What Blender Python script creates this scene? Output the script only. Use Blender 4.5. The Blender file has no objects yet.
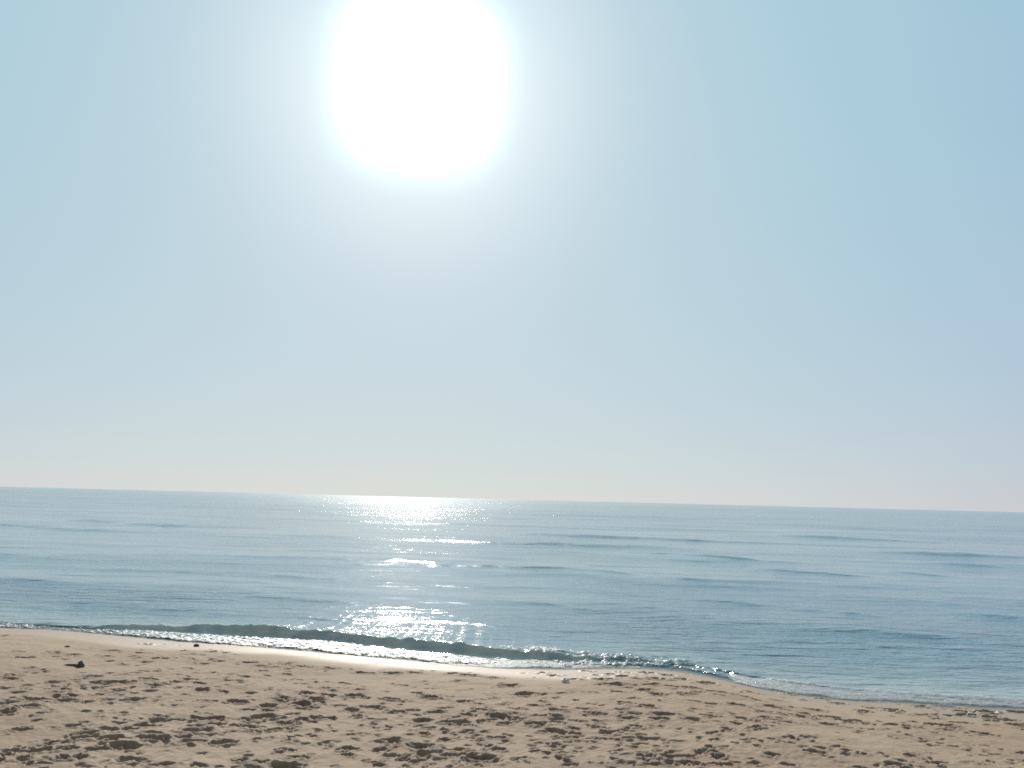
import bpy, math, random
import numpy as np
from mathutils import Matrix, Vector

random.seed(7)
rng = np.random.default_rng(11)
scene = bpy.context.scene
COL = scene.collection

# ------------------------------------------------------------------ camera
CAM_H = 3.1
FPX = 788.0
PITCH, ROLL = math.radians(8.33), math.radians(1.44)
fwd = np.array([0, math.cos(PITCH), math.sin(PITCH)])
up0 = np.array([0, -math.sin(PITCH), math.cos(PITCH)])
rt0 = np.array([1.0, 0, 0])
rt = math.cos(ROLL) * rt0 + math.sin(ROLL) * up0
up = -math.sin(ROLL) * rt0 + math.cos(ROLL) * up0
cam_d = bpy.data.cameras.new("camera")
cam = bpy.data.objects.new("camera", cam_d)
COL.objects.link(cam)
cam_d.sensor_width = 36.0
cam_d.lens = 36.0 * FPX / 1024.0
cam_d.clip_start = 0.05
cam_d.clip_end = 200000.0
m = Matrix(((rt[0], up[0], -fwd[0], 0), (rt[1], up[1], -fwd[1], 0), (rt[2], up[2], -fwd[2], CAM_H), (0, 0, 0, 1)))
cam.matrix_world = m
scene.camera = cam


def ray(px, py):
    d = fwd * FPX + rt * (px - 512.0) - up * (py - 384.0)
    return d / np.linalg.norm(d)


# ------------------------------------------------------------------ sky and sun
SUN_DIR = ray(420, 84)
SUN_EL = math.asin(SUN_DIR[2])
SUN_AZ = math.atan2(SUN_DIR[0], SUN_DIR[1])      # from +Y towards +X

world = bpy.data.worlds.new("World")
scene.world = world
world.use_nodes = True
wn, wl = world.node_tree.nodes, world.node_tree.links
wn.clear()


def wmath(op, a, b=None, c=None):
    n = wn.new("ShaderNodeMath")
    n.operation = op
    for i, v in enumerate((a, b, c)):
        if v is None:
            continue
        if isinstance(v, (int, float)):
            n.inputs[i].default_value = v
        else:
            wl.new(v, n.inputs[i])
    return n.outputs[0]


def wdot(vec, d):
    n = wn.new("ShaderNodeVectorMath")
    n.operation = "DOT_PRODUCT"
    wl.new(vec, n.inputs[0])
    n.inputs[1].default_value = d
    return n.outputs["Value"]


def wscale(color, fac):
    n = wn.new("ShaderNodeVectorMath")
    n.operation = "SCALE"
    if isinstance(color, tuple):
        n.inputs[0].default_value = color
    else:
        wl.new(color, n.inputs[0])
    if isinstance(fac, (int, float)):
        n.inputs["Scale"].default_value = fac
    else:
        wl.new(fac, n.inputs["Scale"])
    return n.outputs[0]


def wadd(a, b):
    n = wn.new("ShaderNodeVectorMath")
    n.operation = "ADD"
    wl.new(a, n.inputs[0])
    wl.new(b, n.inputs[1])
    return n.outputs[0]


SKY_STRENGTH = 0.05
tc = wn.new("ShaderNodeTexCoord")
dirv = tc.outputs["Generated"]
sky = wn.new("ShaderNodeTexSky")
sky.sky_type = "NISHITA"
sky.sun_disc = False
sky.sun_elevation = SUN_EL
sky.sun_rotation = SUN_AZ
sky.altitude = 0
sky.air_density = 1.0
sky.dust_density = 0.0
sky.ozone_density = 1.0
# hazy summer air: bright forward scattering round the sun, milky towards the horizon
S = Vector(SUN_DIR)
SR = Vector((S.y, -S.x, 0)).normalized()
SU = SR.cross(S).normalized()
ct = wdot(dirv, S)
ca = wmath("ABSOLUTE", wdot(dirv, SR))
cb = wmath("ABSOLUTE", wdot(dirv, SU))
sq = wmath("POWER", wmath("ADD", wmath("POWER", ca, 3.0), wmath("POWER", cb, 3.0)), 1 / 3.0)
front = wmath("GREATER_THAN", ct, 0.0)
ang = wmath("ARCCOSINE", wmath("MINIMUM", ct, 1.0))
elev = wmath("MAXIMUM", wdot(dirv, Vector((0, 0, 1))), 0.0)


def lobe(x, width, power=2.0):
    return wmath("EXPONENT", wmath("MULTIPLY", wmath("POWER", wmath("DIVIDE", x, width), power), -1.0))


away = wn.new("ShaderNodeMapRange")               # clear sky is dimmer away from the sun
away.interpolation_type = "SMOOTHSTEP"
wl.new(ang, away.inputs[0])
for i, v in zip((1, 2, 3, 4), (0.7, 1.7, 1.0, 0.30)):
    away.inputs[i].default_value = v
dim = away.outputs[0]
HAZE = [
    (wmath("MULTIPLY", lobe(sq, 0.080, 3.2), front), (1.6, 1.6, 1.55)),
    (wmath("MULTIPLY", lobe(sq, 0.095), front), (-0.232, -0.015, 0.066)),
    (lobe(ang, 0.17), (0.493, 0.433, 0.325)),
    (lobe(ang, 0.42), (0.082, -0.061, 0.041)),
    (lobe(ang, 0.75), (0.173, 0.275, 0.040)),
    (wmath("MULTIPLY", lobe(elev, 0.3, 1.0), dim), (0.218, 0.036, -0.050)),
    (wmath("SUBTRACT", 1.0, dim), (0.095, 0.052, 0.0)),
]
col = wscale(sky.outputs[0], 0.010 / SKY_STRENGTH)
rest = wn.new("ShaderNodeCombineXYZ")
for i, v in enumerate((0.216, 0.402, 0.625)):
    rest.inputs[i].default_value = v / SKY_STRENGTH
col = wadd(col, wscale(rest.outputs[0], dim))
for fac_, rgb in HAZE:
    col = wadd(col, wscale(tuple(v / SKY_STRENGTH for v in rgb), fac_))
bg = wn.new("ShaderNodeBackground")
bg.inputs["Strength"].default_value = SKY_STRENGTH
wo = wn.new("ShaderNodeOutputWorld")
wl.new(col, bg.inputs["Color"])
wl.new(bg.outputs[0], wo.inputs["Surface"])
world.cycles.sampling_method = "MANUAL"
world.cycles.sample_map_resolution = 1024

sun_d = bpy.data.lights.new("sun", "SUN")
sun_d.energy = 4.6
sun_d.angle = math.radians(0.53)
sun_d.color = (1.0, 0.93, 0.84)
sun = bpy.data.objects.new("sun", sun_d)
COL.objects.link(sun)
sun.rotation_mode = "QUATERNION"
sun.rotation_quaternion = (-S).to_track_quat("-Z", "Y")
sun.location = tuple(S * 60)

scene.view_settings.view_transform = "Standard"
scene.view_settings.look = "None"
scene.view_settings.exposure = 0.0
scene.view_settings.gamma = 1.0
scene.cycles.max_bounces = 6
scene.cycles.sample_clamp_indirect = 4.0
scene.cycles.use_denoising = False
scene.cycles.filter_width = 1.7


# ------------------------------------------------------------------ numpy noise
def _hash(ix, iy, seed):
    n = (ix.astype(np.int64) * 374761393 + iy.astype(np.int64) * 668265263 + seed * 1442695041) & 0x7FFFFFFF
    n = ((n ^ (n >> 13)) * 1274126177) & 0x7FFFFFFF
    n = (n ^ (n >> 16)) & 0xFFFF
    return n / 65535.0


def vnoise(x, y, seed=0):
    x, y = np.asarray(x, float), np.asarray(y, float)
    ix, iy = np.floor(x), np.floor(y)
    fx, fy = x - ix, y - iy
    fx = fx * fx * fx * (fx * (fx * 6 - 15) + 10)
    fy = fy * fy * fy * (fy * (fy * 6 - 15) + 10)
    a, b = _hash(ix, iy, seed), _hash(ix + 1, iy, seed)
    c, d = _hash(ix, iy + 1, seed), _hash(ix + 1, iy + 1, seed)
    return (a + (b - a) * fx) * (1 - fy) + (c + (d - c) * fx) * fy - 0.5


def fbm(x, y, seed=0, octv=4, gain=0.5):
    s, amp = 0.0, 1.0
    for o in range(octv):
        k = 2.03 ** o
        s = s + amp * vnoise(x * k + 17.3 * o, y * k - 9.1 * o, seed + o)
        amp *= gain
    return s


def sstep(a, b, x):
    t = np.clip((x - a) / (b - a), 0, 1)
    return t * t * (3 - 2 * t)


def grid_mesh(name, X, Y, Z, mat, attrs=None, keep=None):
    R, C = X.shape
    me = bpy.data.meshes.new(name)
    co = np.stack([X, Y, Z], -1).reshape(-1, 3).astype(np.float32)
    idx = np.arange(R * C).reshape(R, C)
    quads = np.stack([idx[:-1, :-1], idx[:-1, 1:], idx[1:, 1:], idx[1:, :-1]], -1).reshape(-1, 4)
    if keep is not None:
        quads = quads[keep.reshape(-1)]
        used = np.unique(quads)
        remap = np.full(R * C, -1, np.int64)
        remap[used] = np.arange(len(used))
        quads = remap[quads]
        co = co[used]
    n = len(quads)
    me.vertices.add(len(co))
    me.vertices.foreach_set("co", co.reshape(-1))
    me.loops.add(n * 4)
    me.loops.foreach_set("vertex_index", quads.reshape(-1).astype(np.int32))
    me.polygons.add(n)
    me.polygons.foreach_set("loop_start", np.arange(0, n * 4, 4, dtype=np.int32))
    me.polygons.foreach_set("use_smooth", np.ones(n, dtype=bool))
    me.update(calc_edges=True)
    for k, v in (attrs or {}).items():
        a = me.attributes.new(k, "FLOAT", "POINT")
        vv = v.reshape(-1).astype(np.float32)
        if keep is not None:
            vv = vv[used]
        a.data.foreach_set("value", vv)
    me.materials.append(mat)
    o = bpy.data.objects.new(name, me)
    COL.objects.link(o)
    return o


# ------------------------------------------------------------------ materials
class Nodes:
    def __init__(self, name):
        self.mat = bpy.data.materials.new(name)
        self.mat.use_nodes = True
        self.n, self.l = self.mat.node_tree.nodes, self.mat.node_tree.links
        self.n.clear()
        self.out = self.n.new("ShaderNodeOutputMaterial")

    def new(self, t, **kw):
        n = self.n.new(t)
        for k, v in kw.items():
            setattr(n, k, v)
        return n

    def put(self, sock, v):
        if isinstance(v, bpy.types.NodeSocket):
            self.l.new(v, sock)
        else:
            sock.default_value = v

    def math(self, op, a, b=0.0, clamp=False):
        n = self.new("ShaderNodeMath", operation=op, use_clamp=clamp)
        self.put(n.inputs[0], a)
        self.put(n.inputs[1], b)
        return n.outputs[0]

    def mix(self, f, a, b):
        n = self.new("ShaderNodeMix", data_type="RGBA")
        self.put(n.inputs["Factor"], f)
        self.put(n.inputs[6], a)
        self.put(n.inputs[7], b)
        return n.outputs[2]

    def ramp(self, v, lo, hi, a=0.0, b=1.0):
        n = self.new("ShaderNodeMapRange", interpolation_type="SMOOTHSTEP")
        self.put(n.inputs[0], v)
        for i, x in zip((1, 2, 3, 4), (lo, hi, a, b)):
            n.inputs[i].default_value = x
        return n.outputs[0]

    def noise(self, scale, detail=3.0, rough=0.5, stretch=(1, 1, 1), lac=2.0, distort=0.0):
        tcn = self.new("ShaderNodeNewGeometry")
        mp = self.new("ShaderNodeMapping")
        mp.inputs["Scale"].default_value = stretch
        self.l.new(tcn.outputs["Position"], mp.inputs["Vector"])
        n = self.new("ShaderNodeTexNoise")
        n.inputs["Scale"].default_value = scale
        n.inputs["Detail"].default_value = detail
        n.inputs["Roughness"].default_value = rough
        n.inputs["Lacunarity"].default_value = lac
        n.inputs["Distortion"].default_value = distort
        self.l.new(mp.outputs[0], n.inputs["Vector"])
        return n.outputs["Fac"]

    def attr(self, name):
        return self.new("ShaderNodeAttribute", attribute_name=name).outputs["Fac"]

    def bump(self, h, dist, strength=1.0, normal=None):
        n = self.new("ShaderNodeBump")
        n.inputs["Strength"].default_value = strength
        n.inputs["Distance"].default_value = dist
        self.l.new(h, n.inputs["Height"])
        if normal is not None:
            self.l.new(normal, n.inputs["Normal"])
        return n.outputs[0]

    def bsdf(self, color, rough, normal=None, ior=1.45, spec=0.5):
        b = self.new("ShaderNodeBsdfPrincipled")
        self.put(b.inputs["Base Color"], color)
        self.put(b.inputs["Roughness"], rough)
        b.inputs["IOR"].default_value = ior
        self.put(b.inputs["Specular IOR Level"], spec)
        if normal is not None:
            self.l.new(normal, b.inputs["Normal"])
        return b

    def done(self, shader):
        self.l.new(shader, self.out.inputs["Surface"])
        return self.mat


def sand_material():
    k = Nodes("beach_sand")
    wet = k.attr("wet")
    pit_shade = k.attr("pit_shade")
    big = k.noise(0.35, 4, 0.55)
    mid = k.noise(2.2, 5, 0.6)
    grain = k.noise(160, 3, 0.7)
    speck = k.noise(34, 2, 0.6)
    c = k.mix(k.ramp(big, 0.35, 0.65), (0.345, 0.253, 0.178, 1), (0.37, 0.284, 0.203, 1))
    c = k.mix(k.math("MULTIPLY", k.ramp(mid, 0.45, 0.75), 0.5), c, (0.285, 0.212, 0.158, 1))
    c = k.mix(k.math("MULTIPLY", k.ramp(grain, 0.35, 0.7), 0.35), c, (0.42, 0.345, 0.25, 1))
    c = k.mix(k.math("MULTIPLY", k.ramp(speck, 0.66, 0.74), 0.5), c, (0.15, 0.115, 0.085, 1))
    c = k.mix(k.math("MULTIPLY", pit_shade, 0.75), c, (0.125, 0.086, 0.063, 1))  # warm dark tint that paints shade into the footprints
    c = k.mix(k.math("MULTIPLY", wet, 0.30), c, (0.26, 0.215, 0.165, 1))
    c = k.mix(k.math("MULTIPLY", k.attr("trodden"), 0.34), c, (0.235, 0.165, 0.118, 1))
    rough = k.ramp(wet, 0.0, 1.0, 0.85, 0.5)
    h = k.math("ADD", k.math("MULTIPLY", k.noise(60, 3, 0.55), 0.25), k.math("MULTIPLY", k.noise(14, 3, 0.6), 1.0))
    dry = k.ramp(wet, 0.0, 1.0, 1.0, 0.05)
    nrm = k.bump(k.math("MULTIPLY", h, dry), 0.012, 0.7)
    return k.done(k.bsdf(c, rough, nrm, spec=k.ramp(wet, 0, 1, 0.12, 0.16)).outputs[0])


def water_material():
    k = Nodes("sea_water")
    shallow_lit, thin, dist = k.attr("shallow_lit"), k.attr("thin"), k.attr("dist")
    c = k.mix(shallow_lit, (0.15, 0.265, 0.325, 1), (0.62, 0.66, 0.54, 1))
    far = k.ramp(dist, 20, 400)
    ruf = k.attr("ruffle")
    calm = k.math("MULTIPLY", ruf, k.ramp(thin, 0.55, 1.0))
    r1 = k.noise(1.9, 3, 0.55, (0.30, 1.0, 1), distort=0.3)
    r2 = k.noise(7.0, 3, 0.6, (0.42, 1.0, 1))
    r3 = k.noise(0.32, 3, 0.55, (0.35, 1.0, 1))
    n = k.bump(r3, 0.17, 1.0)
    n = k.bump(k.math("MULTIPLY", r1, calm), 0.13, 1.0, n)
    n = k.bump(k.math("MULTIPLY", r2, calm), 0.030, 1.0, n)
    rough = k.math("ADD", 0.115, k.math("MULTIPLY", far, 0.03))
    b = k.bsdf(c, rough, n, ior=1.333)
    tr = k.new("ShaderNodeBsdfTransparent")
    mx = k.new("ShaderNodeMixShader")
    k.put(mx.inputs[0], thin)
    k.l.new(tr.outputs[0], mx.inputs[1])
    k.l.new(b.outputs[0], mx.inputs[2])
    return k.done(mx.outputs[0])


def foam_material():
    k = Nodes("white_foam")
    g = k.noise(25, 4, 0.65)
    c = k.mix(k.ramp(g, 0.35, 0.65), (0.42, 0.45, 0.45, 1), (0.66, 0.68, 0.68, 1))
    n = k.bump(k.noise(45, 3, 0.6), 0.010, 1.0)
    b = k.bsdf(c, 0.45, n, ior=1.33)
    k.put(b.inputs["Alpha"], k.attr("cover"))
    return k.done(b.outputs[0])


def plain_material(name, c1, c2, scale, rough, bump=0.004):
    k = Nodes(name)
    g = k.noise(scale, 4, 0.6)
    c = k.mix(k.ramp(g, 0.35, 0.65), c1, c2)
    return k.done(k.bsdf(c, rough, k.bump(g, bump, 1.0)).outputs[0])


M_SAND, M_WATER, M_FOAM = sand_material(), water_material(), foam_material()


# ------------------------------------------------------------------ where the waterline runs
def plane_hit(px, py, z=0.0):
    d = ray(px, py)
    t = (z - CAM_H) / d[2]
    return d[0] * t, d[1] * t


WL = [(-160, 618), (-60, 623), (0, 627), (60, 630), (100, 633.5), (170, 640.5), (255, 646.5), (340, 653.5), (400, 659.5), (453, 664), (505, 667.5),
      (560, 669), (600, 668.5), (640, 668.5), (680, 671), (710, 677), (760, 689), (800, 695.5), (860, 700.5), (920, 704.5), (1024, 709.5), (1150, 715)]
wl_pts = np.array([plane_hit(*p) for p in WL])
wx, wy = wl_pts[:, 0], wl_pts[:, 1]
sl0 = (wy[3] - wy[0]) / (wx[3] - wx[0])
sl1 = (wy[-1] - wy[-4]) / (wx[-1] - wx[-4])
wx = np.concatenate([[wx[0] - 60], wx, [wx[-1] + 60]])
wy = np.concatenate([[wy[0] - 60 * sl0 * 0.8], wy, [wy[-1] + 60 * sl1 * 0.8]])
_xs = np.linspace(-70, 70, 2801)
_ys = np.interp(_xs, wx, wy)
_ker = np.hanning(17)
_ys = np.convolve(np.pad(_ys, 8, mode="edge"), _ker / _ker.sum(), "valid")


def shore(x):
    y = np.interp(x, _xs, _ys)
    return y + 0.10 * fbm(np.asarray(x) * 0.9, np.zeros_like(x) + 3.1, 5, 3)


def sand_base(x, y):
    s = shore(x) - y                       # inland is positive
    z = np.where(s < 0, 0.10 * s, np.where(s < 4.5, 0.082 * s, 0.369 + 0.035 * (s - 4.5)))
    z = np.maximum(z, -3.0)
    return np.where(s > 40, 0.369 + 0.035 * 35.5 + 0.004 * (s - 40), z)


def sand_hit(px, py):
    d = ray(px, py)
    t = 1.0
    for _ in range(60):
        x, y, z = d[0] * t, d[1] * t, CAM_H + d[2] * t
        gap = z - float(sand_base(np.array([x]), np.array([y]))[0])
        if gap < 0.001:
            break
        t += gap / max(0.05, -d[2]) * 0.9
    return x, y, z


# ------------------------------------------------------------------ beach: trodden sand
def spaced(parts):
    out = [parts[0][0]]
    for a, b, st in parts:
        out.extend(np.linspace(a, b, max(2, int(round((b - a) / st)) + 1))[1:])
    return np.array(out)


def growing(first, step, end, g):
    v, out = first, []
    while v < end:
        v += step
        step *= g
        out.append(v)
    return np.array(out)


ys_fine = spaced([(4.6, 13.5, 0.0155), (13.5, 20.5, 0.022)])
back = 4.6 - (growing(0, 0.03, 160, 1.12))
ahead = growing(20.5, 0.04, 120, 1.12)
ROWS = np.concatenate([back[::-1], ys_fine, ahead])
uf = np.linspace(-1, 1, 1101)
uo = growing(1.0, 0.004, 60, 1.13)
U = np.concatenate([-uo[::-1], uf, uo])
HW = np.where(ROWS < 5, 4.7, np.where(ROWS > 20, 14.45, 1.45 + 0.65 * ROWS))
SX = HW[:, None] * U[None, :]
SY = np.repeat(ROWS[:, None], len(U), 1)
sdist = shore(SX) - SY
SZ = sand_base(SX, SY)
inl = sstep(0.9, 2.6, sdist + 0.9 * fbm(SX * 0.5, SY * 0.5, 21, 3))
SZ += inl * (0.045 * fbm(SX * 0.55, SY * 0.7, 31, 4) + 0.016 * fbm(SX * 3.1, SY * 3.1, 33, 3))
SZ += inl * 0.006 * fbm(SX * 13, SY * 13, 37, 2)

# dark marks read off the photograph: crop origin, zoom, then (x, y, width, height) of each in the crop
MARKS = [
 (0, 690, 6.02, [(110,17,60,12),(110,58,90,22),(215,66,120,26),(40,92,90,18),(30,140,90,40),(170,108,140,18),(370,40,60,30),(435,35,80,14),(390,68,140,22),(530,75,60,12),(640,62,110,16),(600,28,60,14),(715,8,100,14),(800,60,130,20),(930,68,60,8),(505,140,50,12),(735,145,50,12),(965,142,50,12),(260,148,45,10),(235,183,45,12),(130,235,90,18),(435,217,80,18),(512,197,55,14),(715,195,80,14),(940,172,170,20),(880,207,130,18),(660,244,130,30),(770,240,120,34),(510,265,140,20),(500,295,90,46),(560,285,90,40),(690,295,130,34),(310,313,50,28),(390,313,50,20),(920,262,110,20),(880,297,90,46),(960,297,100,46),(200,365,110,34),(290,358,100,28),(60,360,120,24),(400,350,90,20),(600,352,150,20),(765,335,130,40),(745,360,130,22),(50,390,110,30),(160,425,90,35),(380,410,90,40),(490,402,100,30),(790,435,160,26),(960,455,130,25),(200,455,120,20),(510,465,100,14),(15,430,30,50)]),
 (170, 690, 6.02, [(200,2,80,10),(330,4,60,10),(488,12,50,10),(645,20,40,8),(820,17,70,12),(968,27,70,20),(220,60,90,16),(410,60,110,20),(60,60,40,10),(670,66,60,30),(725,55,60,26),(600,88,110,26),(800,80,120,40),(870,60,70,30),(920,72,60,34),(800,108,80,14),(1000,90,60,22),(465,110,80,12),(580,115,100,14),(25,170,60,18),(180,165,130,28),(265,160,90,24),(320,172,60,22),(450,166,90,24),(520,158,80,32),(600,150,100,40),(140,207,70,16),(265,202,140,20),(400,210,70,14),(460,205,110,24),(505,220,60,20),(690,190,70,34),(740,190,70,36),(790,172,80,30),(890,160,90,22),(860,185,60,20),(970,162,70,20),(595,236,50,26),(650,228,60,36),(720,226,70,34),(170,243,150,40),(490,246,90,20),(895,245,50,20),(990,240,40,12),(70,283,120,24),(240,275,60,25),(130,315,120,26),(290,326,70,26),(340,316,90,40),(535,294,60,12),(720,288,70,24),(700,310,40,12),(810,325,50,10),(950,312,50,20),(720,362,70,24),(655,380,50,24),(735,402,50,14),(800,405,100,14),(840,383,40,8),(425,418,80,24),(545,428,80,22),(1010,370,30,12),(385,255,50,10),(700,458,190,34),(480,460,110,26),(165,463,110,20),(290,465,80,14),(385,462,40,12)]),
 (340, 690, 6.02, [(100,30,120,30),(310,50,100,40),(460,20,80,30),(545,45,90,34),(660,40,50,8),(750,68,110,10),(840,85,60,20),(970,90,80,10),(930,55,40,16),(20,95,50,16),(210,98,150,20),(80,120,90,16),(350,123,80,30),(440,112,110,10),(630,107,110,14),(598,130,100,20),(755,150,60,28),(825,122,60,20),(900,137,90,16),(105,155,60,28),(230,172,100,18),(490,180,130,22),(485,207,60,20),(600,173,30,8),(640,200,80,30),(740,205,120,40),(860,190,70,20),(990,208,70,28),(960,170,140,30),(530,228,90,20),(630,240,40,28),(280,226,40,12),(205,217,30,10),(770,248,70,24),(75,267,70,20),(130,258,50,16),(410,270,50,12),(510,265,80,24),(310,303,140,36),(640,305,50,26),(690,290,70,20),(830,285,50,18),(840,315,60,26),(920,290,60,24),(970,290,50,20),(860,255,80,14),(250,352,70,26),(305,352,40,12),(70,350,80,22),(475,342,160,26),(530,385,150,34),(660,368,80,36),(735,374,80,30),(710,402,70,26),(320,387,110,18),(50,388,60,24),(890,345,50,28),(950,368,80,40),(385,415,60,28),(440,435,60,32),(490,423,50,20),(190,430,60,22),(248,427,30,14),(840,415,140,28),(860,438,200,20),(700,463,110,16),(870,463,80,14),(230,450,60,14),(395,460,40,16),(525,463,30,12)]),
 (510, 690, 6.02, [(80,35,110,24),(190,28,60,10),(310,25,80,14),(490,17,80,14),(660,12,70,16),(810,2,60,16),(880,20,80,20),(910,45,60,14),(195,68,60,18),(160,95,90,18),(40,115,90,16),(280,125,110,26),(430,117,100,14),(505,140,130,12),(30,145,90,24),(280,157,110,18),(290,177,120,18),(160,160,110,8),(20,185,90,40),(80,178,50,14),(280,198,110,14),(160,205,140,26),(430,188,80,10),(540,183,130,8),(700,165,80,20),(735,60,90,16),(700,90,70,30),(670,125,110,12),(830,105,80,30),(925,143,120,16),(890,172,120,16),(740,145,120,14),(505,218,110,24),(385,228,50,16),(390,258,70,28),(265,248,130,28),(600,252,110,30),(770,215,90,30),(890,210,80,10),(885,260,40,8),(700,240,90,14),(355,290,90,34),(265,295,30,10),(510,285,50,12),(565,287,40,14),(640,292,70,14),(710,285,80,20),(820,290,130,16),(900,296,130,18),(985,306,90,14),(780,268,60,10),(175,325,40,12),(225,325,30,12),(290,325,60,22),(640,342,50,10),(675,320,40,10),(750,343,80,12),(795,320,70,14),(655,365,40,12),(615,385,40,14),(700,392,110,12),(800,378,60,10),(950,378,170,14),(235,388,50,22),(325,388,70,26),(385,373,50,22),(155,380,70,14),(820,403,120,34),(950,408,100,30),(305,423,50,18),(610,420,50,14),(80,423,60,18),(350,440,60,20),(550,448,50,12),(690,440,150,10),(740,440,50,14),(960,440,120,18),(850,450,100,14),(345,465,50,10),(40,435,60,20)]),
 (680, 690, 6.02, [(400,43,60,20),(800,372,60,30),(190,12,90,14),(420,12,60,20),(650,25,60,24),(710,18,60,16),(470,58,60,8),(570,58,90,8),(855,52,70,14),(950,80,90,12),(110,65,90,14),(185,80,60,16),(330,83,110,18),(560,97,130,14),(500,122,110,14),(800,117,100,14),(610,135,40,24),(100,108,60,16),(180,155,70,22),(240,155,40,16),(75,177,140,18),(380,163,110,12),(440,178,90,18),(500,160,100,24),(600,165,70,14),(650,187,110,14),(740,155,110,16),(870,157,60,14),(735,135,90,12),(930,162,80,12),(970,175,60,16),(895,200,110,14),(1010,185,40,20),(330,197,70,14),(235,190,50,8),(285,235,50,24),(460,228,70,26),(200,257,60,18),(250,277,70,10),(225,300,40,20),(370,270,50,10),(390,305,50,14),(435,300,60,14),(330,327,40,12),(470,342,55,14),(555,300,40,12),(685,290,40,22),(655,323,60,12),(765,287,30,10),(810,313,50,10),(860,355,70,14),(940,342,70,14),(840,378,120,12),(1000,368,50,16),(540,388,90,16),(650,440,90,18),(845,463,60,12),(180,350,60,20),(130,375,100,26),(260,360,40,22),(40,402,80,24),(230,405,60,30),(60,440,110,36),(210,380,60,20),(440,440,90,20),(330,440,60,16),(295,455,50,24),(230,450,60,20),(110,460,60,16)]),
 (850, 690, 5.885, [(125,66,80,10),(25,55,30,8),(410,97,80,14),(570,98,120,12),(75,125,70,20),(130,108,50,10),(240,120,70,26),(290,138,50,12),(415,145,90,12),(665,127,80,14),(690,148,100,20),(800,130,110,36),(810,160,100,24),(830,180,80,14),(985,130,80,16),(960,180,90,12),(990,205,90,16),(520,145,60,14),(590,150,60,14),(510,170,60,10),(40,180,90,18),(130,200,40,10),(240,200,80,14),(370,187,35,14),(340,215,70,20),(490,203,80,28),(560,212,90,24),(630,190,80,12),(570,236,100,10),(430,228,50,10),(820,203,60,10),(780,250,90,14),(490,253,50,8),(290,247,45,10),(345,264,40,10),(45,243,30,10),(135,232,40,8),(235,230,30,8),(500,317,90,10),(585,320,40,8),(425,285,30,8),(800,323,50,10),(730,318,60,8),(690,345,40,8),(855,377,50,12),(480,362,40,10),(360,389,60,16),(70,379,60,14),(300,417,60,12),(262,435,70,16),(52,443,70,16),(485,430,85,16),(715,428,75,16),(950,410,40,8),(945,430,55,12),(330,453,70,12),(550,456,50,8)]),
 (0, 620, 6.02, [(22,96,35,10),(110,192,60,10),(155,225,90,10),(330,195,70,12),(340,217,40,10),(395,232,40,8),(450,207,80,14),(600,205,40,12),(680,183,70,8),(660,213,40,14),(655,245,60,10),(890,145,65,10),(860,195,80,12),(810,220,50,20),(840,235,40,12),(965,237,90,10),(985,222,40,8),(880,252,40,10),(750,268,60,14),(190,290,40,10),(285,308,30,10),(65,330,80,10),(62,348,60,12),(940,311,40,10),(810,320,50,8),(735,330,50,10),(565,340,100,10),(460,357,60,10),(500,353,30,10),(905,360,90,12),(845,355,40,8),(320,370,100,14),(605,378,140,14),(720,378,80,14),(165,388,60,8),(330,400,40,8),(490,397,40,12),(515,410,50,14),(580,407,80,12),(390,415,80,12),(800,400,50,8),(710,422,110,20),(905,428,70,10),(930,400,80,18),(990,388,60,16),(105,438,60,14),(345,438,70,10),(600,450,70,12),(735,455,40,8),(30,400,60,10),(137,408,40,10)]),
 (170, 620, 6.02, [(300,145,30,10),(85,183,40,12),(260,190,60,18),(135,205,65,12),(345,195,40,14),(340,217,35,8),(395,207,40,8),(20,228,50,8),(120,235,50,10),(150,245,50,12),(260,240,40,10),(210,265,50,8),(245,255,50,8),(300,253,45,10),(365,245,50,10),(590,253,40,8),(480,262,110,12),(550,280,110,12),(690,272,100,10),(735,262,40,8),(640,287,50,10),(805,285,80,18),(710,297,50,10),(560,305,50,12),(970,295,100,12),(880,300,60,8),(410,273,30,8),(95,290,35,8),(372,325,40,12),(710,325,40,10),(450,335,80,8),(150,317,35,8),(45,370,80,12),(250,353,60,12),(130,353,80,10),(100,340,30,10),(170,378,90,10),(350,363,40,12),(420,365,100,10),(705,358,60,10),(790,358,30,8),(815,380,40,10),(850,403,40,10),(935,402,60,10),(980,420,90,10),(45,410,60,10),(195,415,80,22),(330,425,55,12),(488,433,50,12),(645,440,40,8),(815,438,70,14),(965,448,80,18),(700,468,100,16),(855,468,120,20)]),
 (250, 600, 3.94, [(455,285,60,14),(560,285,90,10),(650,285,60,8),(800,290,60,14),(860,298,70,16),(960,310,60,14),(1000,345,60,16),(825,322,40,8),(745,347,40,12),(710,345,30,8),(600,330,40,8),(380,325,50,12),(440,352,60,8)]),
 (500, 600, 3.79, [(165,275,30,10),(210,285,50,8),(290,302,60,10),(35,328,70,12),(100,358,60,16),(240,357,50,8),(345,350,40,8),(330,270,40,10),(450,272,30,8),(470,290,60,10),(390,300,70,12),(430,320,80,14),(540,340,60,14),(600,300,80,16),(580,318,60,10),(690,300,60,10),(720,330,50,14),(650,325,50,10),(780,315,70,14),(830,350,80,10),(700,355,60,10),(460,350,50,10),(600,355,60,12),(560,275,50,8),(640,285,60,8),(520,300,40,10),(500,320,60,10),(750,350,40,10),(370,285,40,8),(420,282,50,8)]),
]
pits = []
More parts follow.
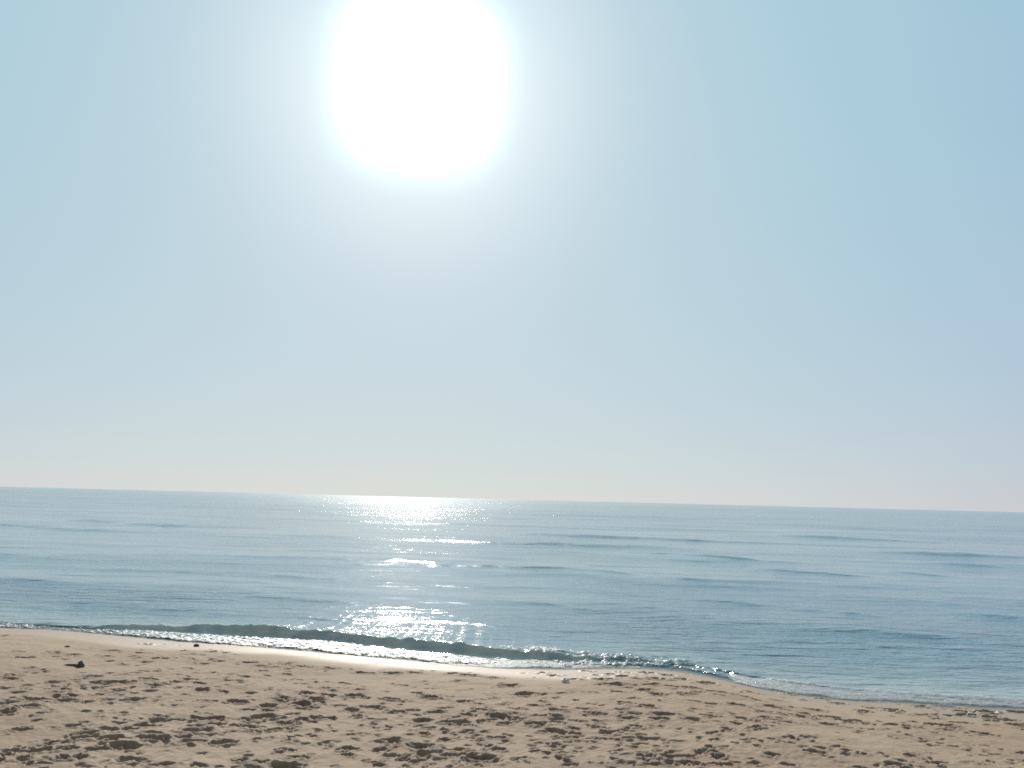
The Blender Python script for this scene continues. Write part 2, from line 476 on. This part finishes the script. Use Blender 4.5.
for ox, oy, k, lst in MARKS:
    for (zx, zy, zw, zh) in lst:
        px, py = ox + zx / k, oy + zy / k
        x, y, z = sand_hit(px, py)
        r = math.sqrt(x * x + y * y + (z - CAM_H) ** 2)
        wid = zw / k * r / FPX
        dep = max(0.014, min(0.085, zh / k * r / FPX * 1.02))
        pits.append((x, y - 0.3 * dep, 0.5 * wid + 0.012, dep))
# the smaller scuffs and toe marks between them
for x, y, hx, dep in list(pits):
    for _ in range(3):
        if rng.random() < 0.6 and dep > 0.018:
            pits.append((x + rng.normal(0, 0.28), y + rng.normal(0, 0.24), rng.uniform(0.03, 0.07), rng.uniform(0.012, 0.024)))
# trodden sand beyond the frame's edges and behind the camera
n_out = 0
while n_out < 700:
    x, y = rng.uniform(-22, 20), rng.uniform(-6, 17)
    if y > 3 and abs(x) < 0.68 * y + 0.3 and y > 6.2:
        continue
    if shore(np.array([x]))[0] - y < 1.2:
        continue
    pits.append((x, y, rng.uniform(0.06, 0.14), rng.uniform(0.015, 0.05)))
    n_out += 1

PIT_SHADE = np.zeros_like(SZ)
PIT = np.zeros_like(SZ)
RIM = np.zeros_like(SZ)
CH = np.zeros_like(SZ)
for i, (x, y, hx, dep) in enumerate(pits):
    hy = float(np.clip(0.5 * hx, 0.04, 0.105)) + 0.3 * dep
    hx = max(hx, 0.05)
    ext = 1.9
    r0, r1 = np.searchsorted(ROWS, [y - hy * ext - 0.05, y + hy * ext + 0.05])
    if r1 - r0 < 2:
        continue
    hw_lo, hw_hi = HW[r0], HW[min(r1, len(HW) - 1)]
    c0 = np.searchsorted(U, min((x - hx * ext - 0.05) / hw_lo, (x - hx * ext - 0.05) / hw_hi))
    c1 = np.searchsorted(U, max((x + hx * ext + 0.05) / hw_lo, (x + hx * ext + 0.05) / hw_hi))
    if c1 - c0 < 2:
        continue
    X, Y = SX[r0:r1, c0:c1], SY[r0:r1, c0:c1]
    a = rng.uniform(-0.25, 0.25)
    dx, dy = X - x, Y - y
    wk = min(1.0, hx / 0.13)
    dx = dx + wk * 0.10 * vnoise(X * 9, Y * 9, 51) + 0.05 * vnoise(X * 22, Y * 22, 53)
    dy = dy + wk * 0.085 * vnoise(X * 9, Y * 9, 52) + 0.05 * vnoise(X * 22, Y * 22, 54) + 0.03 * vnoise(X * 45, Y * 45, 55)
    p = (dx * math.cos(a) + dy * math.sin(a)) / hx
    q = (-dx * math.sin(a) + dy * math.cos(a)) / hy
    rho = np.sqrt(p * p + q * q)
    bowl = 1 - sstep(0.35, 1.05, rho)
    PIT[r0:r1, c0:c1] = np.maximum(PIT[r0:r1, c0:c1], dep * bowl)
    CH[r0:r1, c0:c1] = np.maximum(CH[r0:r1, c0:c1], min(1.0, dep / 0.05) * (1 - sstep(0.7, 1.9, rho)))
    rim = 0.26 * dep * np.exp(-((rho - 1.2) / 0.26) ** 2)
    RIM[r0:r1, c0:c1] = np.maximum(RIM[r0:r1, c0:c1], rim)
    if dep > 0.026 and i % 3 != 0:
        PIT_SHADE[r0:r1, c0:c1] = np.maximum(PIT_SHADE[r0:r1, c0:c1], sstep(0.2, 0.9, bowl) * 0.8)  # shade painted into the bowls of most deeper prints
SZ += RIM * (1 - np.clip(PIT / 0.02, 0, 1)) - PIT
SZ += CH * (0.018 * fbm(SX * 8, SY * 8, 41, 3, 0.6) + 0.010 * vnoise(SX * 26, SY * 26, 43))
# dense footprints turn up darker, damper sand from below the crust
DEN = np.zeros_like(SZ)
for x, y, hx, dep in pits:
    if y < 4.7:
        continue
    r0, r1 = np.searchsorted(ROWS, [y - 0.8, y + 0.8])
    c0 = np.searchsorted(U, (x - 0.9) / HW[r0 if x < 0 else r1]) - 1
    c1 = np.searchsorted(U, (x + 0.9) / HW[r1 if x < 0 else r0]) + 1
    c0, c1 = min(c0, c1), max(c0, c1)
    if c1 - c0 < 2 or r1 - r0 < 2:
        continue
    e = ((SX[r0:r1, c0:c1] - x) / 0.34) ** 2 + ((SY[r0:r1, c0:c1] - y) / 0.30) ** 2
    DEN[r0:r1, c0:c1] += min(1.0, hx * dep / 0.003) * np.exp(-e)
TROD = np.clip(0.30 * inl + 0.45 * np.clip(DEN / 1.6, 0, 1) + 0.5 * fbm(SX * 1.2, SY * 1.6, 45, 4), 0, 1) * inl
SZ += np.clip(DEN / 1.5, 0, 1) * inl * (0.009 * fbm(SX * 7, SY * 7, 47, 3, 0.6))
WET = 1 - sstep(0.55, 1.9, sdist + 0.5 * fbm(SX * 0.7, SY * 0.7, 61, 3))
beach = grid_mesh("beach_sand", SX, SY, SZ, M_SAND, {"wet": WET, "pit_shade": PIT_SHADE, "trodden": TROD})
beach["kind"] = "structure"

# ------------------------------------------------------------------ sea
vs = [-0.35]
step = 0.03
while vs[-1] < 40000:
    v = vs[-1]
    vs.append(v + max(0.03, 0.0085 * v))
V = np.array(vs)
cu = np.linspace(-1, 1, 861)
co_ = growing(1.0, 0.005, 40, 1.14)
CU = np.concatenate([-co_[::-1], cu, co_])
WX = (16 + 0.78 * np.maximum(V, 0))[:, None] * CU[None, :]
VV = np.repeat(V[:, None], len(CU), 1)
WY = shore(WX) + VV
dvv = np.maximum(0.03, 0.0085 * VV)

# the little shore break: foot of its dark face and how high it stands, from the photograph
BRK = [(-80, 622, 2), (0, 624, 3), (90, 629, 4), (150, 631, 7), (200, 632.5, 10), (250, 636, 13), (300, 640, 13), (350, 643.5, 12), (400, 648, 12), (450, 652.5, 13),
       (500, 658, 12), (550, 661.5, 9), (600, 662, 4), (650, 664, 2.5), (700, 669, 2), (760, 679, 2), (820, 688, 2), (900, 695, 1.5), (1024, 702, 1)]
bx, bv, bh = [], [], []
for px, py, th in BRK:
    x, y = plane_hit(px, py, 0.02)
    bx.append(x)
    bv.append(y - float(shore(np.array([x]))[0]))
    bh.append(th * math.hypot(x, y) / FPX * 0.66)
bx, bv, bh = np.array(bx), np.maximum(np.array(bv), 0.1), np.array(bh)
foot = np.interp(WX, bx, bv) + 0.10 * fbm(WX * 1.3, WX * 0, 71, 3)
hgt = np.interp(WX, bx, bh) * (1 + 0.35 * fbm(WX * 1.1, WX * 0 + 5, 72, 3) + 0.16 * fbm(WX * 4.5, WX * 0 + 9, 74, 4, 0.7))
sv = VV - foot
wid = 0.10 + 0.7 * hgt
face = sstep(0.0, 1.0, sv / wid)
backs = np.exp(-np.maximum(sv - wid, 0) / (0.55 + 2.2 * hgt))
brk = hgt * face * backs

taper = sstep(0.3, 5.0, VV)
WZ = 0.012 + brk
# the low swells seen marching in, each along the line it has in the photograph
SWELLS = [
    [(360, 566), (440, 567), (500, 568), (560, 570), (620, 575), (700, 583)], [(130, 570), (220, 573), (300, 577), (370, 580)],
    [(186, 593), (260, 596), (330, 601)], [(216, 557), (332, 560), (400, 562)], [(640, 553), (700, 556), (765, 561)], [(650, 558), (690, 560), (730, 562)],
    [(767, 571), (809, 574), (850, 577)], [(680, 598), (730, 602), (775, 605)], [(915, 554), (970, 556), (1030, 558)], [(900, 574), (945, 578)],
    [(955, 565), (1030, 568)], [(878, 598), (945, 603)], [(965, 614), (1035, 620)], [(805, 610), (865, 615)], [(-10, 525), (30, 527), (70, 530)],
    [(88, 521), (120, 523), (165, 526)], [(-15, 578), (30, 580), (60, 583)], [(470, 543), (540, 545), (640, 548)],
    [(560, 536), (700, 541)], [(800, 537), (930, 543)], [(480, 601), (540, 605), (600, 612)], [(860, 630), (930, 637), (1010, 645)],
    [(640, 622), (720, 630), (790, 640)], [(60, 602), (130, 607), (190, 611)], [(350, 616), (420, 619), (480, 625)],
]
swl = np.zeros_like(WZ)
for q, line in enumerate(SWELLS):
    P = np.array([plane_hit(px, py) for px, py in line])
    pv = P[:, 1] - shore(P[:, 0])
    rr = float(np.mean(np.hypot(P[:, 0], P[:, 1])))
    pxm = rr * rr / (CAM_H * FPX)                # metres of water per pixel there
    w = min(0.55 * pxm + 0.12, 1.6)
    h = w * 0.135
    i0, i1 = np.searchsorted(V, [pv.min() - 3 * w - 1, pv.max() + 8 * w + 1])
    X, vv = WX[i0:i1], VV[i0:i1]
    cv = np.interp(X, P[:, 0], pv) + 0.45 * w * fbm(X / (5 * w + 1), X * 0 + q, 121, 3)
    span = P[-1, 0] - P[0, 0]
    env = sstep(P[0, 0] - 0.8 * span, P[0, 0] + 0.35 * span, X) * (1 - sstep(P[-1, 0] - 0.35 * span, P[-1, 0] + 0.8 * span, X))
    env = env * np.clip(0.85 + 0.9 * fbm(X / (2.5 * w + 0.5), X * 0 + 3 * q, 123, 3), 0.15, 1.4)
    d = vv - cv
    prof = np.where(d < 0, np.exp(-(d / (w * (1 + 0.5 * np.clip(vnoise(X * 1.3, vv * 2.5, 127), -0.5, 0.5)))) ** 2), np.exp(-(d / (2.6 * w)) ** 2))
    swl[i0:i1] = np.maximum(swl[i0:i1], h * env * prof)
WZ = WZ + swl
ph_w = 1.6 * fbm(WX * 0.045, VV * 0.05, 81, 3)


def train(lam, amp, ang, seed, sharp=1.6):
    fadeout = 1 - sstep(lam * 0.16, lam * 0.34, dvv)
    mod = np.clip(0.5 + 1.5 * fbm(WX / (lam * 3.2), VV / (lam * 1.3), seed, 3), 0, 1.6)
    ph = 2 * np.pi * (VV * math.cos(ang) + (WX) * math.sin(ang)) / lam + 2.2 * ph_w + 2.2 * fbm(WX / (lam * 2.5), VV / (lam * 2), seed + 9, 2)
    w = np.exp(sharp * (np.sin(ph) - 1)) - 0.35
    return amp * mod * w * fadeout


sw = train(8.5, 0.13, 0.03, 91, 2.2) + train(4.6, 0.055, -0.06, 92) + train(2.3, 0.026, 0.14, 93) + train(1.2, 0.015, -0.22, 94, 1.0) + train(21, 0.16, 0.02, 95, 1.4)
sw = sw + (train(0.62, 0.009, 0.35, 96, 0.8) + train(0.45, 0.007, -0.4, 97, 0.8)) * (1 - 0.6 * sstep(8, 16, VV))
WZ += sw * taper * 0.62
# broken water round the end of the breaker
churn = np.exp(-((VV - foot - 0.25) / 0.5) ** 2) * np.exp(-((WX - 2.3) / 1.9) ** 2)
WZ += churn * 0.12 * np.abs(fbm(WX * 5, VV * 5, 98, 3))
swash = 1 - sstep(0.0, 0.6, VV)
bed = sand_base(WX, WY)
WZ = np.where(VV < 0.6, WZ * (1 - swash) + (np.maximum(bed, 0) * 0 + 0.012) * swash, WZ)
depth = WZ - bed
THIN = np.clip(0.30 + depth / 0.09, 0, 1)
onface = sstep(-0.10, 0.0, sv) * (1 - sstep(0.9, 1.6, sv / wid)) * sstep(0.03, 0.10, hgt)
SHAL_LIT = np.clip(np.clip(1 - depth / 0.35, 0, 1) * 0.4 + onface * (0.75 + 0.5 * fbm(WX * 3, VV * 3, 73, 3)), 0, 1)  # breaker face paled too: turbid water, plus light through the wave painted in
RUF = 0.62 * (1 - sstep(6, 10, VV)) + 0.45 * sstep(0.02, 0.09, swl) * sstep(6, 12, VV) + 0.45 * sstep(55, 140, VV) + 0.20 * sstep(200, 600, VV) + 0.34
RUF = RUF + 0.95 * sstep(0.5, 4.5, WX) * (1 - sstep(7, 22, VV)) + 0.5 * (1 - sstep(-11, -7, WX)) * (1 - sstep(6, 14, VV))
RUF = np.clip(RUF + 0.75 * fbm(WX / 14, VV / 5, 111, 4), 0.18, 1.5)
sea = grid_mesh("sea", WX, WY, WZ, M_WATER, {"shallow_lit": SHAL_LIT, "thin": THIN, "ruffle": RUF, "dist": np.hypot(WX, WY)})
sea["kind"] = "structure"


# ------------------------------------------------------------------ foam along the waterline
def sea_height(x, v):
    """height of the built sea at shore coordinates"""
    i = np.clip(np.searchsorted(V, v), 1, len(V) - 1)
    hw = 16 + 0.78 * np.maximum(V[i], 0)
    j = np.clip(np.searchsorted(CU, x / hw), 1, len(CU) - 1)
    fi = np.clip((v - V[i - 1]) / (V[i] - V[i - 1]), 0, 1)
    fj = np.clip((x / hw - CU[j - 1]) / (CU[j] - CU[j - 1]), 0, 1)
    return (WZ[i - 1, j - 1] * (1 - fj) + WZ[i - 1, j] * fj) * (1 - fi) + (WZ[i, j - 1] * (1 - fj) + WZ[i, j] * fj) * fi


def foam_strip(edges, seed, cover, lump, thick=1.0):
    ex, e0, e1 = [], [], []
    for px, top, bot in edges:
        x0, y0 = plane_hit(px, top, 0.03)
        x1, y1 = plane_hit(px, bot, 0.01)
        ex.append(0.5 * (x0 + x1))
        e1.append(y0 - float(shore(np.array([x0]))[0]))
        e0.append(y1 - float(shore(np.array([x1]))[0]))
    ex, e0, e1 = map(np.array, (ex, e0, e1))
    xs = np.arange(ex[0], ex[-1], 0.022)
    ts = np.linspace(-0.15, 1.15, 64)
    X = np.repeat(xs[None, :], len(ts), 0)
    lo, hi = np.interp(X, ex, e0), np.interp(X, ex, e1)
    T = np.repeat(ts[:, None], len(xs), 1)
    v = lo + (hi - lo) * T + 0.12 * fbm(X * 1.4, T * 0, seed, 4)
    Y = shore(X) + v
    dens = np.interp(X, ex, cover) + 0.8 * fbm(X * 3.5, v * 8, seed + 3, 3, 0.6) + (1.1 if thick > 0.7 else 0.4) * fbm(X * 14, v * 24, seed + 4, 3, 0.7)
    dens -= 1.4 * np.maximum(np.abs(T - 0.5) - 0.42, 0) / 0.2
    Z = np.maximum(sea_height(X, v), sand_base(X, Y) + 0.004) + 0.006 + lump * np.abs(fbm(X * 9, v * 12, seed + 5, 3, 0.5)) + 0.018 * np.clip(dens, 0, 1)
    keep = (dens[:-1, :-1] > 0) & (dens[1:, 1:] > 0)
    return grid_mesh("sea_foam", X, Y, Z, M_FOAM, {"cover": np.clip(0.25 + dens * 1.6, 0, 1) * thick}, keep)


FOAMS = [
    ([(-120, 613, 619), (0, 622, 627), (30, 625, 629), (70, 627.5, 631), (100, 629, 634), (170, 632, 640), (255, 636.5, 646), (340, 642, 653), (377, 648, 657), (453, 654.5, 662.5),
      (505, 659.5, 665), (550, 662, 666)], 101, [0.2, 0.4, 0.0, 0.1, 0.35, 0.5, 0.65, 0.8, 0.8, 0.6, 0.2, -0.1], 0.03, 1.0),
    ([(480, 647, 652), (520, 650, 657), (560, 652, 664), (600, 656, 666), (640, 659, 667), (690, 664, 670), (730, 672, 677)], 131, [-0.3, 0.0, 0.15, 0.1, 0.0, -0.25, -0.9], 0.05, 0.8),
    ([(430, 660, 665), (480, 659, 667), (520, 659.5, 668), (560, 661, 669), (600, 664, 669), (640, 666, 669)], 191, [0.1, 0.5, 0.7, 0.5, 0.2, -0.2], 0.008, 0.5),
    ([(705, 672, 676), (722, 674, 679), (740, 676, 684), (786, 681, 692), (863, 689, 700), (940, 693, 704.5), (1024, 699, 709), (1150, 706, 715)], 161, [-0.6, -0.1, 0.5, 0.8, 0.8, 0.7, 0.6, 0.4], 0.01, 0.62),
]
foam_names = []
for e, sd, cv, lp, tk in FOAMS:
    f = foam_strip(e, sd, cv, lp, tk)
    f["kind"] = "stuff"
    foam_names.append(f)


# ------------------------------------------------------------------ things lying on the sand
def tag(o, label, cat, group=None):
    o["label"], o["category"] = label, cat
    if group:
        o["group"] = group
    return o


def surf_z(x, y):
    i = min(max(int(np.searchsorted(ROWS, y)), 1), len(ROWS) - 1)
    j = min(max(int(np.searchsorted(U, x / HW[i])), 1), len(U) - 1)
    return float(SZ[i - 1:i + 1, j - 1:j + 1].mean())


def lump_mesh(name, rx, ry, rz, seed, amp=0.35, freq=2.0, seg=28, ring=16, flat=-0.25):
    """an uneven closed lump with a settled underside"""
    th = np.linspace(0, math.pi, ring)
    ph = np.linspace(0, 2 * math.pi, seg, endpoint=False)
    verts, faces = [], []
    for a in th:
        for b in ph:
            n = np.array([math.sin(a) * math.cos(b), math.sin(a) * math.sin(b), math.cos(a)])
            k = 1 + amp * (float(fbm(np.array([n[0] * freq + n[2] * 1.7]), np.array([n[1] * freq - n[2] * 1.3]), seed, 3)[0]))
            x, y, z = n[0] * rx * k, n[1] * ry * k, n[2] * rz * k
            verts.append((x, y, max(z, flat * rz)))
    for i in range(ring - 1):
        for j in range(seg):
            j2 = (j + 1) % seg
            faces.append((i * seg + j, (i + 1) * seg + j, (i + 1) * seg + j2, i * seg + j2))
    me = bpy.data.meshes.new(name)
    me.from_pydata(verts, [], faces)
    me.validate()
    me.update()
    for p in me.polygons:
        p.use_smooth = True
    return me


def place(name, me, mat, x, y, dz=0.0, rz=0.0, parent=None):
    if mat:
        me.materials.append(mat)
    o = bpy.data.objects.new(name, me)
    COL.objects.link(o)
    if parent:
        o.parent = parent
        o.location = (x, y, dz)
    else:
        o.location = (x, y, surf_z(x, y) + dz)
    o.rotation_euler = (0, 0, rz)
    return o


def tube_mesh(name, paths, nseg=8):
    verts, faces = [], []
    for path in paths:
        base = len(verts)
        for i, (p, r) in enumerate(path):
            p = Vector(p)
            q = Vector(path[min(i + 1, len(path) - 1)][0]) - Vector(path[max(i - 1, 0)][0])
            q.normalize()
            s1 = q.cross(Vector((0, 0, 1)))
            s1 = s1.normalized() if s1.length > 1e-4 else Vector((1, 0, 0))
            s2 = s1.cross(q).normalized()
            for j in range(nseg):
                a = 2 * math.pi * j / nseg
                verts.append(tuple(p + (s1 * math.cos(a) + s2 * math.sin(a)) * r))
        n = len(path)
        for i in range(n - 1):
            for j in range(nseg):
                j2 = (j + 1) % nseg
                faces.append((base + i * nseg + j, base + i * nseg + j2, base + (i + 1) * nseg + j2, base + (i + 1) * nseg + j))
        faces.append(tuple(base + j for j in range(nseg))[::-1])
        faces.append(tuple(base + (n - 1) * nseg + j for j in range(nseg)))
    me = bpy.data.meshes.new(name)
    me.from_pydata(verts, [], faces)
    me.update()
    for p in me.polygons:
        p.use_smooth = True
    return me


M_WHITE = plain_material("white_plastic", (0.78, 0.77, 0.75, 1), (0.86, 0.85, 0.83, 1), 20, 0.45)
M_WEED = plain_material("dark_seaweed", (0.09, 0.072, 0.052, 1), (0.15, 0.12, 0.085, 1), 30, 0.6, 0.01)
M_STONE = plain_material("dark_stone", (0.06, 0.05, 0.042, 1), (0.11, 0.095, 0.08, 1), 25, 0.75, 0.006)
M_SHELL = plain_material("bleached_shell", (0.66, 0.62, 0.55, 1), (0.8, 0.77, 0.72, 1), 40, 0.4)

# white scrap near the water's edge
x, y, z = sand_hit(565.5, 683)
o = place("litter_scrap", lump_mesh("litter_scrap", 0.065, 0.05, 0.06, 5, 0.7, 2.6, flat=-0.2), M_WHITE, x, y, 0.012, 0.3)
tag(o, "small white crumpled scrap of litter on the sand below the broken wave", "litter")

# dark clump with a thin tail, on the left
x, y, z = sand_hit(80.5, 666.5)
root = bpy.data.objects.new("seaweed_clump", None)
COL.objects.link(root)
root.location = (x, y, surf_z(x, y))
tag(root, "dark peaked clump of seaweed with a thin tail trailing to its left", "seaweed")
place("clump_body", lump_mesh("clump_body", 0.062, 0.06, 0.08, 8, 0.6, 2.4, flat=-0.12), M_WEED, 0, 0, 0.0, 0, root)
strands = []
for k in range(5):
    a, L = rng.uniform(-0.25, 0.25), rng.uniform(0.14, 0.24)
    strands.append([((-0.05 - L * t * math.cos(a), L * t * math.sin(a) + 0.015 * math.sin(5 * t + k), 0.022 + 0.012 * math.sin(3 * t + k)), 0.011 * (1 - 0.7 * t)) for t in np.linspace(0, 1, 8)])
place("strand", tube_mesh("strand", strands), M_WEED, 0, 0, 0.0, 0, root)

# single dark stones and weed balls
for px, py, rx, rz_, lab, nm, cat, mt in [
    (196.5, 646.5, 0.052, 0.045, "small round dark stone alone at the edge of the smooth wet sand", "beach_stone", "stone", M_STONE),
    (67.5, 646.5, 0.05, 0.02, "small flat brown stone on smooth sand beyond the dark peaked seaweed clump", "beach_stone", "stone", M_STONE),
]:
    x, y, z = sand_hit(px, py)
    o = place(nm, lump_mesh(nm, rx, rx * 0.8, rz_, int(px), 0.5, 2.0, flat=-0.3), mt, x, y, 0.006, rng.uniform(0, 3))
    tag(o, lab, cat)

# bleached shell flakes
for px, py, s, lab in [
    (459, 762.5, 0.022, "bright white shell flake among deep footprints at the bottom edge"),
    (275, 748, 0.018, "pale shell flake on smooth sand beside a pair of small footprints"),
    (320.5, 735.5, 0.018, "tiny pale shell flake lying on trodden sand, farthest from the camera of the shell flakes"),
]:
    x, y, z = sand_hit(px, py)
    th = np.linspace(0, 1, 6)
    verts, faces = [], []
    for side in (0, 1):
        for i, t in enumerate(th):
            for j, a in enumerate(np.linspace(-1.1, 1.1, 9)):
                rr = s * t * (1 + 0.06 * math.cos(a * 14))
                verts.append((rr * math.sin(a), rr * math.cos(a) - 0.5 * s, 0.5 * s * (1 - t * t) + 0.004 - side * 0.003))
    n = 6 * 9
    for i in range(5):
        for j in range(8):
            q = (i * 9 + j, i * 9 + j + 1, (i + 1) * 9 + j + 1, (i + 1) * 9 + j)
            faces.append(q[::-1])
            faces.append(tuple(n + t for t in q))
    for j in range(8):
        faces.append((45 + j, 45 + j + 1, n + 46 + j, n + 45 + j))
    me = bpy.data.meshes.new("shell_flake")
    me.from_pydata(verts, [], faces)
    me.update()
    o = place("shell_flake", me, M_SHELL, x, y, 0.006, rng.uniform(0, 6))
    tag(o, lab, "shell", "shell flakes on the sand")
